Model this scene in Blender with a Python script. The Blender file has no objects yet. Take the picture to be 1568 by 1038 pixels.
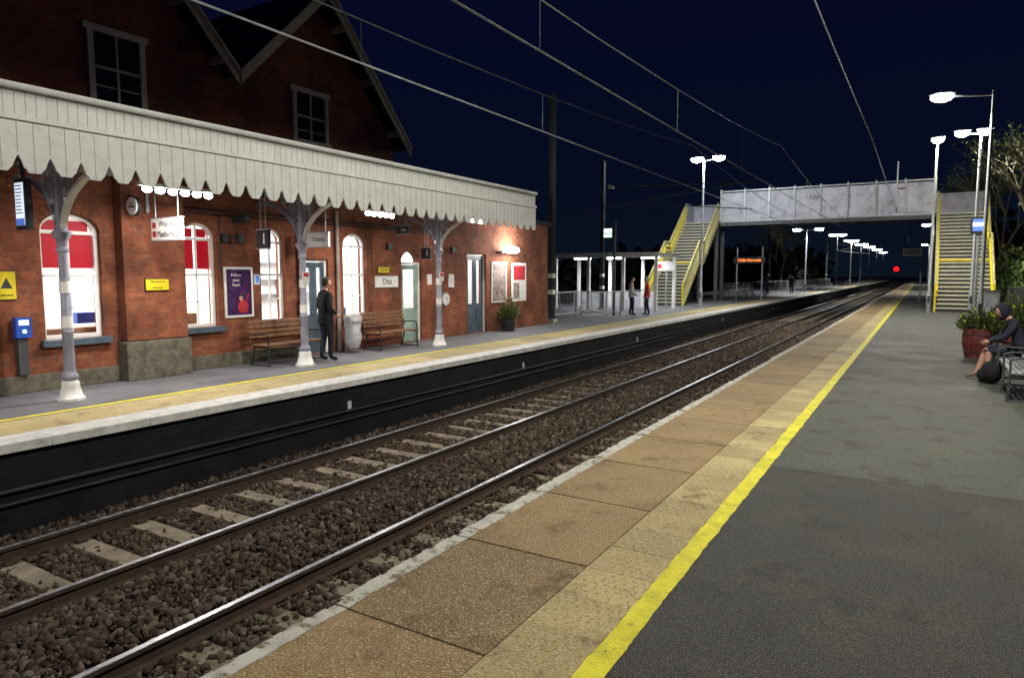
import bpy, bmesh, math, random
import numpy as np
from mathutils import Vector, Matrix
random.seed(4); np.random.seed(4)
R=random.random
scene=bpy.context.scene
scene.view_settings.view_transform='Standard'
scene.view_settings.look='None'
scene.view_settings.exposure=0
COL=scene.collection

# ---------------------------------------------------------------- materials
def newmat(name,spec=.5):
    m=bpy.data.materials.new(name); m.use_nodes=True
    nt=m.node_tree; b=nt.nodes['Principled BSDF']; b.inputs['Specular IOR Level'].default_value=spec
    return m,nt,b
def N(nt,t,**kw):
    n=nt.nodes.new(t)
    for k,v in kw.items(): setattr(n,k,v)
    return n
def noise(nt,vec,scale,detail=4,rough=.6):
    n=N(nt,'ShaderNodeTexNoise'); n.inputs['Scale'].default_value=scale
    n.inputs['Detail'].default_value=detail; n.inputs['Roughness'].default_value=rough
    nt.links.new(vec,n.inputs['Vector']); return n.outputs['Fac']
def ramp(nt,fac,stops):
    r=N(nt,'ShaderNodeValToRGB'); e=r.color_ramp.elements
    while len(e)<len(stops): e.new(.5)
    for i,(p,c) in enumerate(stops):
        e[i].position=p; e[i].color=(c[0],c[1],c[2],1) if hasattr(c,'__len__') else (c,c,c,1)
    nt.links.new(fac,r.inputs['Fac']); return r.outputs['Color']
def mixc(nt,fac,a,b,mode='MIX'):
    m=N(nt,'ShaderNodeMix',data_type='RGBA',blend_type=mode)
    def put(s,v):
        if hasattr(v,'is_linked'): nt.links.new(v,s)
        elif hasattr(v,'__len__'): s.default_value=(v[0],v[1],v[2],1)
        else: s.default_value=v
    put(m.inputs[0],fac); put(m.inputs[6],a); put(m.inputs[7],b)
    return m.outputs[2]
def bump(nt,b,h,strength,dist=.01):
    n=N(nt,'ShaderNodeBump'); n.inputs['Strength'].default_value=strength; n.inputs['Distance'].default_value=dist
    nt.links.new(h,n.inputs['Height']); nt.links.new(n.outputs['Normal'],b.inputs['Normal'])
def ocoord(nt):
    return N(nt,'ShaderNodeTexCoord').outputs['Object']
def math_(nt,op,a,b=None):
    m=N(nt,'ShaderNodeMath',operation=op)
    for i,v in enumerate((a,b)):
        if v is None: continue
        if hasattr(v,'is_linked'): nt.links.new(v,m.inputs[i])
        else: m.inputs[i].default_value=v
    return m.outputs[0]
def mat(name,c,rough=.7,metal=0,var=.25,ns=4,bs=60,bst=.15,dirt=None,dirtamt=.4):
    m,nt,b=newmat(name,.4); v=ocoord(nt)
    f=noise(nt,v,ns,5)
    c=tuple(c)
    lo=tuple(x*(1-var) for x in c); hi=tuple(min(1,x*(1+var)) for x in c)
    col=ramp(nt,f,[(.3,lo),(.7,hi)])
    if dirt:
        g=noise(nt,v,ns*2.3,8,.7); gm=ramp(nt,g,[(.5,0),(.72,dirtamt)])
        col=mixc(nt,gm,col,dirt)
    nt.links.new(col,b.inputs['Base Color'])
    rr=ramp(nt,f,[(.3,max(0,rough-.1)),(.7,min(1,rough+.1))]); nt.links.new(rr,b.inputs['Roughness'])
    b.inputs['Metallic'].default_value=metal
    if bst: bump(nt,b,noise(nt,v,bs,4),bst,.008)
    return m
def emis(name,c,s,sample=True):
    m,nt,b=newmat(name)
    b.inputs['Base Color'].default_value=(c[0],c[1],c[2],1)
    b.inputs['Emission Color'].default_value=(c[0],c[1],c[2],1)
    b.inputs['Emission Strength'].default_value=s
    if not sample: m.cycles.emission_sampling='NONE'
    return m
def brick(name,c1,c2,mort,pale=(.30,.24,.19),grime=(.07,.055,.05)):
    m,nt,b=newmat(name,.25); v=ocoord(nt)
    s=N(nt,'ShaderNodeSeparateXYZ'); nt.links.new(v,s.inputs[0])
    c=N(nt,'ShaderNodeCombineXYZ')
    ad=math_(nt,'ADD',s.outputs[0],s.outputs[1])
    nt.links.new(ad,c.inputs[0]); nt.links.new(s.outputs[2],c.inputs[1])
    br=N(nt,'ShaderNodeTexBrick'); nt.links.new(c.outputs[0],br.inputs['Vector'])
    br.inputs['Scale'].default_value=1; br.inputs['Brick Width'].default_value=.225
    br.inputs['Row Height'].default_value=.075; br.inputs['Mortar Size'].default_value=.007
    br.inputs['Mortar Smooth'].default_value=.3; br.inputs['Bias'].default_value=-.1
    br.inputs['Color1'].default_value=(*c1,1); br.inputs['Color2'].default_value=(*c2,1); br.inputs['Mortar'].default_value=(*mort,1)
    f=noise(nt,v,1.1,6,.7); col=mixc(nt,ramp(nt,f,[(.38,.0),(.62,.9)]),br.outputs['Color'],(c1[0]*.33,c1[1]*.42,c1[2]*.5))
    f2=noise(nt,v,9,5,.7); col=mixc(nt,ramp(nt,f2,[(.48,0),(.72,.6)]),col,grime)
    f3=noise(nt,v,3.2,6,.7); col=mixc(nt,ramp(nt,f3,[(.62,0),(.70,.4)]),col,pale)
    nt.links.new(col,b.inputs['Base Color']); b.inputs['Roughness'].default_value=.88
    h=math_(nt,'SUBTRACT',noise(nt,v,70,3),br.outputs['Fac']); bump(nt,b,h,.7,.012)
    return m

M={}
M['brick']=brick('brick_red',(.29,.075,.033),(.40,.125,.055),(.20,.14,.10))
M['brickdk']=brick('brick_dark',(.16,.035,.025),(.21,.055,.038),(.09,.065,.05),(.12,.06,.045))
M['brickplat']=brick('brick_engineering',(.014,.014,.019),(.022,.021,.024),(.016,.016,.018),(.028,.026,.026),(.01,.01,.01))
M['stonepl']=mat('stone_plinth',(.11,.10,.075),.85,0,.45,5,40,.5,(.22,.19,.13),.8)
M['white']=mat('white_paint',(.70,.72,.70),.5,0,.07,3,30,.05,(.32,.32,.30),.35)
M['whiteclean']=mat('white_frame',(.75,.75,.72),.4,0,.05,3,30,.05,(.35,.33,.3),.3)
M['seam']=mat('board_seam',(.22,.22,.22),.7)
M['lilac']=mat('column_paint',(.26,.27,.34),.4,0,.2,6,40,.1,(.1,.09,.08),.4)
M['slate']=mat('slate_roof',(.015,.015,.02),.8,0,.3,8,30,.4)
M['barge']=mat('barge_board',(.30,.26,.24),.7,0,.25,4,30,.1,(.1,.08,.06),.5)
M['dark']=mat('dark_paint',(.02,.022,.028),.5)
M['black']=mat('black_cloth',(.008,.009,.013),.85,0,.4,12,80,.3)
M['steel']=mat('galvanised_steel',(.34,.36,.37),.5,.5,.2,6,40,.1)
M['wire']=mat('oxidised_copper_wire',(.10,.12,.11),.5,.6,.2,6,40,0)
M['steeldk']=mat('weathered_steel',(.07,.075,.08),.6,.3,.3,6,40,.1)
M['bridge']=mat('bridge_panel',(.42,.43,.48),.6,0,.25,1.1,30,.1,(.10,.09,.09),.65)
M['stairpaint']=mat('stair_side_paint',(.50,.46,.20),.55,0,.2,3,30,.1,(.15,.13,.06),.5)
M['stairlit']=mat('stair_nosing',(.68,.65,.48),.7,0,.1)
M['concrete']=mat('concrete',(.40,.38,.30),.85,0,.2,3,60,.3,(.15,.14,.1),.4)
M['sleeper']=mat('sleeper_concrete',(.21,.18,.13),.9,0,.35,4,60,.5,(.07,.05,.04),.9)
M['railtop']=mat('rail_polished',(.42,.44,.48),.38,1,.15,10,60,.05)
M['railside']=mat('rail_rust',(.05,.032,.022),.9,0,.4,12,80,.3)
M['blue']=mat('blue_paint',(.02,.07,.4),.4)
M['doorblue']=mat('door_grey_blue',(.07,.10,.13),.4)
M['doorgreen']=mat('door_pale_green',(.30,.42,.36),.4)
M['wood']=mat('bench_wood',(.20,.10,.05),.55,0,.4,10,60,.2)
M['woodred']=mat('planter_timber',(.16,.03,.03),.6,0,.4,8,60,.3)
M['yellowsign']=mat('yellow_sign',(.65,.52,.02),.4,0,.05)
M['yellowrail']=mat('yellow_handrail',(.8,.66,.03),.4,0,.1)
M['blueglass']=mat('dark_glass',(.01,.012,.02),.08,0,.1,2,5,.0)
M['posterdk']=mat('poster_navy',(.03,.015,.08),.35,0,.5,9,5,0,(.25,.02,.06),.9)
M['poster2']=mat('poster_art',(.25,.22,.2),.35,0,.7,6,5,0,(.35,.05,.04),.9)
M['skin']=mat('skin',(.5,.28,.2),.5,0,.08,20)
M['hair']=mat('hair_dark',(.025,.018,.014),.7)
M['hairgrey']=mat('hair_grey',(.3,.29,.28),.7)
M['jeans']=mat('trousers_dark',(.015,.018,.03),.8)
M['redcoat']=mat('coat_red',(.4,.02,.03),.7)
M['whitecoat']=mat('coat_pale',(.45,.45,.43),.7)
M['khaki']=mat('khaki_boots',(.2,.16,.1),.8)
M['navy']=mat('jacket_navy',(.012,.014,.03),.8,0,.4,10)
M['eye']=mat('eye',(.5,.5,.5),.2,0,0)
M['lip']=mat('lip',(.35,.1,.09),.5,0,0)
M['shoe']=mat('shoe_black',(.01,.01,.01),.4)
M['bag']=mat('white_bag',(.5,.5,.54),.4,0,.25,8,18,1.,(.2,.2,.24),.6)
M['inwall']=mat('room_wall',(.78,.78,.75),.8,0,.06,1.5)
M['infloor']=mat('room_floor',(.2,.18,.16),.6)
M['bark']=mat('bark',(.17,.15,.10),.9,0,.3,10)
M['leafl']=mat('leaf_light',(.13,.19,.04),.7,0,.4,6,10,0)
M['leafd']=mat('leaf_dark',(.04,.07,.02),.7,0,.4,6,10,0)
M['petal']=mat('petal_yellow',(.75,.6,.03),.6,0,.1,6,10,0)
M['leaffar']=mat('leaf_far',(.012,.018,.012),.9,0,.4,6,10,0)
M['ground']=mat('ground_dark',(.02,.022,.018),.95,0,.4,.5,8,.5)
M['tramac_l']=mat('platform_asphalt_pale',(.13,.13,.14),.7,0,.3,1.2,120,.35,(.05,.05,.055),.7)
M['lampwhite']=emis('lamp_white',(1,.97,.9),80,False)
M['lampcool']=emis('lamp_cool',(.93,.97,1),50,False)
M['tube']=emis('tube_light',(.95,.98,1),20,False)
M['screen']=emis('screen_white',(.75,.85,1),.9,False)
M['screenblue']=emis('screen_blue',(.10,.2,.7),.5,False)
M['greenlit']=emis('sign_green_lit',(.45,1,.55),2.0,False)
M['orange']=emis('led_orange',(1,.2,.02),3,False)
M['redlamp']=emis('signal_red',(1,.005,.005),3.5,False)
M['litpost']=emis('lit_white',(.9,.95,1),1.2,False)
M['gloss']=mat('gloss_white',(.7,.7,.68),.3,0,.03)
m,nt,b=newmat('red_blind'); b.inputs['Base Color'].default_value=(.55,.015,.04,1)
tr=N(nt,'ShaderNodeBsdfTranslucent'); tr.inputs['Color'].default_value=(.42,.012,.045,1)
mx=N(nt,'ShaderNodeMixShader'); mx.inputs[0].default_value=.45
nt.links.new(b.outputs[0],mx.inputs[1]); nt.links.new(tr.outputs[0],mx.inputs[2]); nt.links.new(mx.outputs[0],nt.nodes['Material Output'].inputs['Surface']); M['blind']=m
# asphalt
m,nt,b=newmat('asphalt',.35); v=ocoord(nt); s=N(nt,'ShaderNodeSeparateXYZ'); nt.links.new(v,s.inputs[0])
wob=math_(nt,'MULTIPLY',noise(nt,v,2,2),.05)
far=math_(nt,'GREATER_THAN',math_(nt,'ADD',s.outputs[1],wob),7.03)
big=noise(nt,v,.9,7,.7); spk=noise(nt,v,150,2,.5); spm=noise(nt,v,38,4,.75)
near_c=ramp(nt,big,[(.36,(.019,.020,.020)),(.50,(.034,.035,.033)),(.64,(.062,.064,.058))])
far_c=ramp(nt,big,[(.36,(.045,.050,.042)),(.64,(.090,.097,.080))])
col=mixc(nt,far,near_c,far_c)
st=noise(nt,v,2.2,6,.65); col=mixc(nt,ramp(nt,st,[(.54,0),(.64,.75)]),col,(.017,.017,.017))
gr=ramp(nt,spm,[(.32,.35),(.68,1.8)]); col=mixc(nt,1.0,col,gr,'MULTIPLY')
col=mixc(nt,ramp(nt,spk,[(.57,0),(.64,.75)]),col,(.30,.30,.26))
nt.links.new(col,b.inputs['Base Color'])
nt.links.new(ramp(nt,big,[(.35,.55),(.7,.85)]),b.inputs['Roughness'])
bump(nt,b,math_(nt,'ADD',math_(nt,'MULTIPLY',spm,1.6),spk),1.0,.012); M['asphalt']=m
def slabmat(name,lo,hi,blister):
    m,nt,b=newmat(name,.3); v=ocoord(nt)
    g=N(nt,'ShaderNodeNewGeometry'); big=noise(nt,v,1.1,5,.6)
    col=ramp(nt,big,[(.3,lo),(.7,hi)])
    isl=ramp(nt,g.outputs['Random Per Island'],[(0,.76),(1,1.15)])
    col=mixc(nt,1.0,col,isl,'MULTIPLY')
    spk=noise(nt,v,80,2,.5)
    col=mixc(nt,ramp(nt,spk,[(.53,0),(.66,.6)]),col,(.58,.52,.38))
    spk2=noise(nt,v,60,2,.5)
    col=mixc(nt,ramp(nt,spk2,[(.32,.6),(.45,0)]),col,(.06,.04,.02))
    stn=noise(nt,v,2.3,7,.75); col=mixc(nt,ramp(nt,stn,[(.54,0),(.68,.8)]),col,(.10,.052,.028))
    if blister:
        s=N(nt,'ShaderNodeSeparateXYZ'); nt.links.new(v,s.inputs[0])
        k=2*math.pi/.0667
        a=math_(nt,'SINE',math_(nt,'MULTIPLY',s.outputs[0],k)); c=math_(nt,'SINE',math_(nt,'MULTIPLY',s.outputs[1],k*.5))
        h=math_(nt,'MAXIMUM',math_(nt,'SUBTRACT',math_(nt,'MULTIPLY',a,c),.5),0.)
        wear=ramp(nt,noise(nt,v,1.7,3),[(.4,.1),(.6,1)])
        h=math_(nt,'MULTIPLY',h,wear)
        col=mixc(nt,math_(nt,'MULTIPLY',h,1.0),col,(.15,.10,.045))
        bump(nt,b,math_(nt,'ADD',h,math_(nt,'MULTIPLY',spk,.35)),.8,.010)
    else: bump(nt,b,spk,.9,.009)
    nt.links.new(col,b.inputs['Base Color']); b.inputs['Roughness'].default_value=.75
    return m
M['slab']=slabmat('slab_brown',(.19,.128,.055),(.31,.215,.10),False)
M['tactile']=slabmat('tactile_buff',(.33,.265,.12),(.46,.375,.175),True)
def worn(name,c,under,thr,sc):
    m,nt,b=newmat(name,.3); v=ocoord(nt)
    f=noise(nt,v,sc,8,.72); k=ramp(nt,f,[(thr,0),(thr+.07,1)])
    f2=noise(nt,v,5,6,.7); cc=ramp(nt,f2,[(.3,tuple(x*.6 for x in c)),(.6,c)])
    nt.links.new(mixc(nt,k,cc,under),b.inputs['Base Color']); b.inputs['Roughness'].default_value=.6
    bump(nt,b,noise(nt,v,70,3),.9,.01); return m
M['yellow']=worn('yellow_line_paint',(.74,.68,.03),(.20,.18,.06),.60,12)
M['coping']=worn('white_coping_paint',(.56,.56,.50),(.17,.14,.08),.53,7)
M['copingl']=worn('white_coping_clean',(.66,.66,.64),(.3,.28,.25),.62,5)
def ballast(name,island):
    m,nt,b=newmat(name,.12); v=ocoord(nt)
    if island:
        g=N(nt,'ShaderNodeNewGeometry'); f=g.outputs['Random Per Island']
    else:
        vo=N(nt,'ShaderNodeTexVoronoi'); vo.inputs['Scale'].default_value=22; nt.links.new(v,vo.inputs['Vector'])
        sx=N(nt,'ShaderNodeSeparateColor'); nt.links.new(vo.outputs['Color'],sx.inputs[0]); f=sx.outputs[0]
    col=ramp(nt,f,[(0,(.030,.021,.017)),(.35,(.068,.049,.038)),(.75,(.11,.085,.068)),(1,(.20,.165,.135))])
    big=noise(nt,v,.8,4); col=mixc(nt,ramp(nt,big,[(.4,0),(.7,.6)]),col,(.05,.031,.021))
    nt.links.new(col,b.inputs['Base Color']); b.inputs['Roughness'].default_value=.95
    if not island: bump(nt,b,math_(nt,'SUBTRACT',1.,vo.outputs['Distance']),1.,.05)
    return m
M['ballast']=ballast('ballast_ground',False); M['stones']=ballast('ballast_stone',True)

# ---------------------------------------------------------------- mesh builder
class MB:
    def __init__(s): s.v=[]; s.f=[]; s.m=[]; s.mats=[]
    def mi(s,k):
        if k not in s.mats: s.mats.append(k)
        return s.mats.index(k)
    def add(s,vs,fs,k):
        o=len(s.v); s.v+= [tuple(x) for x in vs]; i=s.mi(k)
        for f in fs: s.f.append(tuple(o+j for j in f)); s.m.append(i)
    def box(s,x0,x1,y0,y1,z0,z1,k):
        vs=[(x,y,z) for z in (z0,z1) for y in (y0,y1) for x in (x0,x1)]
        s.add(vs,[(0,2,3,1),(4,5,7,6),(0,1,5,4),(2,6,7,3),(0,4,6,2),(1,3,7,5)],k)
    def hexa(s,vs,k):
        s.add(vs,[(0,2,3,1),(4,5,7,6),(0,1,5,4),(2,6,7,3),(0,4,6,2),(1,3,7,5)],k)
    def cyl(s,p0,p1,r0,k,r1=None,n=10,cap=True):
        p0=Vector(p0);p1=Vector(p1); r1=r0 if r1 is None else r1
        d=(p1-p0); 
        if d.length<1e-6: return
        d.normalize(); a=Vector((0,0,1)) if abs(d.z)<.9 else Vector((1,0,0))
        u=d.cross(a).normalized(); w=d.cross(u)
        vs=[]
        for p,r in((p0,r0),(p1,r1)):
            for i in range(n):
                t=2*math.pi*i/n; vs.append(p+u*math.cos(t)*r+w*math.sin(t)*r)
        fs=[(i,(i+1)%n,n+(i+1)%n,n+i) for i in range(n)]
        if cap: fs+=[tuple(range(n-1,-1,-1)),tuple(range(n,2*n))]
        s.add(vs,fs,k)
    def tube(s,pts,r,k,n=6):
        for a,b in zip(pts[:-1],pts[1:]): s.cyl(a,b,r,k,n=n)
    def lathe(s,c,prof,k,n=18,wob=0):
        vs=[];fs=[]
        for z,r in prof:
            for i in range(n):
                t=2*math.pi*i/n; q=r*(1+wob*(R()-.5)); vs.append((c[0]+q*math.cos(t),c[1]+q*math.sin(t),c[2]+z))
        for j in range(len(prof)-1):
            for i in range(n): fs.append((j*n+i,j*n+(i+1)%n,(j+1)*n+(i+1)%n,(j+1)*n+i))
        fs.append(tuple(range(n-1,-1,-1))); fs.append(tuple((len(prof)-1)*n+i for i in range(n)))
        s.add(vs,fs,k)
    def ell(s,c,r,k,n=12,m=8,rot=None):
        vs=[];fs=[]
        for j in range(m+1):
            ph=math.pi*j/m
            for i in range(n):
                t=2*math.pi*i/n
                q=Vector((r[0]*math.sin(ph)*math.cos(t),r[1]*math.sin(ph)*math.sin(t),r[2]*math.cos(ph)))
                if rot: q=rot@q
                vs.append(Vector(c)+q)
        for j in range(m):
            for i in range(n): fs.append((j*n+i,(j+1)*n+i,(j+1)*n+(i+1)%n,j*n+(i+1)%n))
        s.add(vs,fs,k)
    def prismX(s,poly,x0,x1,k):
        n=len(poly); vs=[(x0,y,z) for y,z in poly]+[(x1,y,z) for y,z in poly]
        fs=[tuple(range(n-1,-1,-1)),tuple(range(n,2*n))]+[(i,(i+1)%n,n+(i+1)%n,n+i) for i in range(n)]
        s.add(vs,fs,k)
    def prismY(s,poly,y0,y1,k):
        n=len(poly); vs=[(x,y0,z) for x,z in poly]+[(x,y1,z) for x,z in poly]
        fs=[tuple(range(n)),tuple(range(2*n-1,n-1,-1))]+[(n+i,n+(i+1)%n,(i+1)%n,i) for i in range(n)]
        s.add(vs,fs,k)
    def torus(s,c,Rr,r,k,axis='Y',n=16):
        pts=[]
        for i in range(n+1):
            t=2*math.pi*i/n
            if axis=='Y': pts.append((c[0]+Rr*math.cos(t),c[1],c[2]+Rr*math.sin(t)))
            elif axis=='X': pts.append((c[0],c[1]+Rr*math.cos(t),c[2]+Rr*math.sin(t)))
            else: pts.append((c[0]+Rr*math.cos(t),c[1]+Rr*math.sin(t),c[2]))
        s.tube(pts,r,k,5)
    def obj(s,name,parent=None,smooth=False,bevel=0):
        me=bpy.data.meshes.new(name); me.from_pydata(s.v,[],s.f)
        for k in s.mats: me.materials.append(M[k])
        me.polygons.foreach_set('material_index',s.m)
        if smooth: me.polygons.foreach_set('use_smooth',[True]*len(s.f))
        me.update()
        o=bpy.data.objects.new(name,me); COL.objects.link(o)
        if parent: o.parent=parent
        if smooth:
            md=o.modifiers.new('es','EDGE_SPLIT'); md.split_angle=math.radians(40)
        if bevel:
            bv=o.modifiers.new('bv','BEVEL'); bv.width=bevel; bv.segments=2; bv.limit_method='ANGLE'
        return o
def empty(name):
    o=bpy.data.objects.new(name,None); COL.objects.link(o); return o
def text(body,loc,size,k,parent,face='X',name='lettering',ext=.002):
    c=bpy.data.curves.new(name,'FONT'); c.body=body; c.size=size; c.extrude=ext; c.align_x='CENTER'; c.align_y='CENTER'
    o=bpy.data.objects.new(name,c); COL.objects.link(o); o.location=loc
    o.rotation_euler=(math.pi/2,0,math.pi/2) if face=='X' else (math.pi/2,0,0)
    c.materials.append(M[k]); o.parent=parent; return o
def light(kind,loc,power,parent,color=(1,1,1),size=.3,sy=None,rot=None,spot=None,name='light',blend=.2):
    l=bpy.data.lights.new(name,kind); l.energy=power; l.color=color
    if kind=='AREA':
        l.size=size
        if sy: l.shape='RECTANGLE'; l.size_y=sy
    else: l.shadow_soft_size=size
    if spot: l.spot_size=math.radians(spot); l.spot_blend=blend
    o=bpy.data.objects.new(name,l); COL.objects.link(o); o.location=loc
    if rot: o.rotation_euler=rot
    o.parent=parent; return o

# ---------------------------------------------------------------- world & camera
w=bpy.data.worlds.new('World'); scene.world=w; w.use_nodes=True; nt=w.node_tree
bg=nt.nodes['Background']; tc=N(nt,'ShaderNodeTexCoord'); sp=N(nt,'ShaderNodeSeparateXYZ'); nt.links.new(tc.outputs['Generated'],sp.inputs[0])
c=ramp(nt,sp.outputs[2],[(0,(.003,.0065,.013)),(.12,(.002,.0038,.0135)),(.45,(.0018,.0022,.0165)),(1,(.002,.002,.014))])
nt.links.new(c,bg.inputs['Color']); bg.inputs['Strength'].default_value=1.0
cam=bpy.data.cameras.new('camera'); co=bpy.data.objects.new('camera',cam); COL.objects.link(co)
cam.lens=24; cam.sensor_width=36; cam.clip_end=2000; cam.clip_start=.05
co.location=(0,0,1.9); co.rotation_euler=(math.radians(90-5.41),0,math.radians(30.9))
scene.camera=co

# ---------------------------------------------------------------- ground, tracks
b=MB(); b.box(-600,600,-200,900,-2.2,-1.25,'ground'); b.obj('ground')
b=MB(); b.box(-8.75,-2.85,-6,420,-1.2,-1.085,'ballast')
b.obj('ballast_bed')
RX=[(-4.93,-3.45),(-7.98,-6.48)]
b=MB()
y=-5.
while y<150:
    for (l,r) in RX:
        cx=(l+r)/2; j=(R()-.5)*.04
        vs=[(cx+sx*1.27,y+j+sy*(.14 if z<-1.1 else .115)+sx*(R()-.5)*.02,z) for z in(-1.2,-1.060) for sy in(-1,1) for sx in(-1,1)]
        b.hexa(vs,'sleeper')
        for x in (l,r):
            for s_ in(-1,1): b.box(x+s_*.1-.035,x+s_*.1+.035,y+j-.05,y+j+.05,-1.060,-1.030,'railside')
    y+=.68
b.obj('railway_sleepers')
rail=empty('railway_rails')
for i,(l,r) in enumerate(RX):
    b=MB()
    for x in(l,r):
        pr=[(-.07,-1.056),(.07,-1.056),(.07,-1.046),(.012,-1.03),(.012,-.945),(.036,-.932),(.036,-.905),(-.036,-.905),(-.036,-.932),(-.012,-.945),(-.012,-1.03),(-.07,-1.046)]
        b.prismY([(x+a,z) for a,z in pr],-6,420,'railside')
        b.box(x-.028,x+.028,-6,420,-.904,-.897,'railtop')
    b.obj('rail_pair_%d'%(i+1),rail)
def stones(n,yfun,xr,size,name):
    ico=bmesh.new(); bmesh.ops.create_icosphere(ico,subdivisions=1,radius=1)
    bv=np.array([v.co[:] for v in ico.verts]); bf=np.array([[v.index for v in f.verts] for f in ico.faces]); ico.free()
    ys=yfun(np.random.rand(n)); xs=xr[0]+(xr[1]-xr[0])*np.random.rand(n)
    keep=np.ones(n,bool)
    for (l,r),dr in zip(RX,(.70,.95)):
        on=(xs>l-.02)&(xs<r+.02)&((np.abs((ys+5+.34)%.68-.34))<.14)&(np.random.rand(n)<dr)
        keep&=~on
        for q in(l,r): keep&=~(np.abs(xs-q)<.08)
    xs=xs[keep];ys=ys[keep];n=len(xs)
    sc=size*(.45+np.random.rand(n,1,1)**1.5*1.1)*np.clip(1+(ys[:,None,None]-6)*.035,1,2.6)
    inb=np.zeros(n)
    for (l,r) in RX: inb+=((xs>l)&(xs<r))*1.
    zs=np.where(inb>0,-1.078,-1.05)+np.random.rand(n)*.03+np.where((xs<-5.2)&(xs>-6.2),.03,0)
    v=bv[None]*(.62+.75*np.random.rand(n,len(bv),1))*sc*(.6+.8*np.random.rand(n,1,3))
    th=np.random.rand(n)*6.28; c_,s_=np.cos(th),np.sin(th)
    x=v[:,:,0]*c_[:,None]-v[:,:,1]*s_[:,None]; yy=v[:,:,0]*s_[:,None]+v[:,:,1]*c_[:,None]
    v=np.stack([x+xs[:,None],yy+ys[:,None],v[:,:,2]+zs[:,None]],2).reshape(-1,3)
    f=(bf[None]+ (np.arange(n)*len(bv))[:,None,None]).reshape(-1,3)
    me=bpy.data.meshes.new(name); me.vertices.add(len(v)); me.vertices.foreach_set('co',v.ravel())
    me.loops.add(len(f)*3); me.loops.foreach_set('vertex_index',f.ravel().astype(np.int32))
    me.polygons.add(len(f)); me.polygons.foreach_set('loop_start',np.arange(0,len(f)*3,3,dtype=np.int32))
    me.update(calc_edges=True); me.materials.append(M['stones'])
    o=bpy.data.objects.new(name,me); COL.objects.link(o)
stones(95000,lambda t:.5+44*t**1.8,(-8.68,-3.5),.027,'ballast_stones')

# ---------------------------------------------------------------- right platform
rp=empty('station_platform')
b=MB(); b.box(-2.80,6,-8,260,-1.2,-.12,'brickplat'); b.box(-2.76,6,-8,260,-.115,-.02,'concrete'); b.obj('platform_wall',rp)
b=MB(); y=-3.37
while y<258:
    L=1.22 if y<60 else 6.1
    g=.009 if y<30 else .0
    j=(R()-.5)*.03 if y<40 else 0
    n=20 if y<30 else 1
    for i in range(n):
        ya=y+g+(L-2*g)*i/n; yb=y+g+(L-2*g)*(i+1)/n
        ch=.03 if (i in(0,n-1) and n>1 and R()<.5) else 0
        e0=-2.85+j+ch+(R()-.5)*.018; e1=-2.735+(R()-.5)*.012
        b.hexa([(x,yy,z) for z in(-.115,.001) for yy in(ya,yb) for x in(e0,e1)],'coping')
    for (x0,x1,k) in((-2.742,-1.795,'slab'),(-1.789,-1.34,'tactile')):
        z=-.003+(R()-.5)*.004
        if k=='tactile':
            h=L/3 if y<60 else L
            q=y
            while q<y+L-.01:
                b.box(x0,x1,q+.002,q+h-.002,-.05,z+(R()-.5)*.002,k); q+=h
        else: b.box(x0,x1,y+g,y+L-g,-.05,z,k)
    y+=L
b.box(-2.74,-1.33,-4,258,-.06,-.012,'dark')
b.obj('paving_slabs',rp)
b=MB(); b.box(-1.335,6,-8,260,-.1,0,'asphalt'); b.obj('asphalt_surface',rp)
b=MB()
def wavy(b,x0,x1,y0,y1,z,k,amp=.012,st=.06):
    n=int((y1-y0)/st); vs=[];fs=[]
    a0=a1=0
    for i in range(n+1):
        a0=a0*.7+(R()-.5)*amp; a1=a1*.7+(R()-.5)*amp
        yy=y0+(y1-y0)*i/n; vs+=[(x0+a0,yy,z),(x1+a1,yy,z)]
    for i in range(n): fs.append((2*i,2*i+1,2*i+3,2*i+2))
    b.add(vs,fs,k)
wavy(b,-1.335,-1.205,-4,60,.004,'yellow',.008,.035); wavy(b,-1.335,-1.205,60,255,.004,'yellow',.004,3)
b.obj('yellow_line',rp)
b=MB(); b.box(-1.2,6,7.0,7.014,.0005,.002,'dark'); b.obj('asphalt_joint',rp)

# ---------------------------------------------------------------- left platform
lp=empty('station_platform')
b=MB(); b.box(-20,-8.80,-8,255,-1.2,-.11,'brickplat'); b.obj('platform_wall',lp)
b=MB(); y=-8
while y<250:
    L=1.2 if y<60 else 8
    b.box(-9.22,-8.72+(R()-.5)*.01,y+.003,y+L-.003,-.105,.0,'copingl')
    b.box(-10.10,-9.225,y+.004,y+L-.004,-.105,.0+(R()-.5)*.003,'tactile')
    y+=L
b.obj('coping_slabs',lp)
b=MB(); b.box(-20,-10.105,-8,255,-.1,0,'tramac_l'); b.obj('asphalt_surface',lp)
b=MB(); wavy(b,-10.25,-10.13,-8,60,.004,'yellow',.006); wavy(b,-10.25,-10.13,60,250,.004,'yellow',.004,3); b.obj('yellow_line',lp)
b=MB()
for yy in(8.9,15.2,23.5,36,50): b.box(-8.79,-8.775,yy,yy+.09,-.58,-.38,'bag')
b.obj('marker_plates',lp)
b=MB(); b.cyl((-8.77,-6,-.55),(-8.77,200,-.55),.03,'dark'); b.cyl((-8.77,-6,-.7),(-8.77,200,-.7),.025,'dark'); b.obj('lineside_cable',lp)

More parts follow.
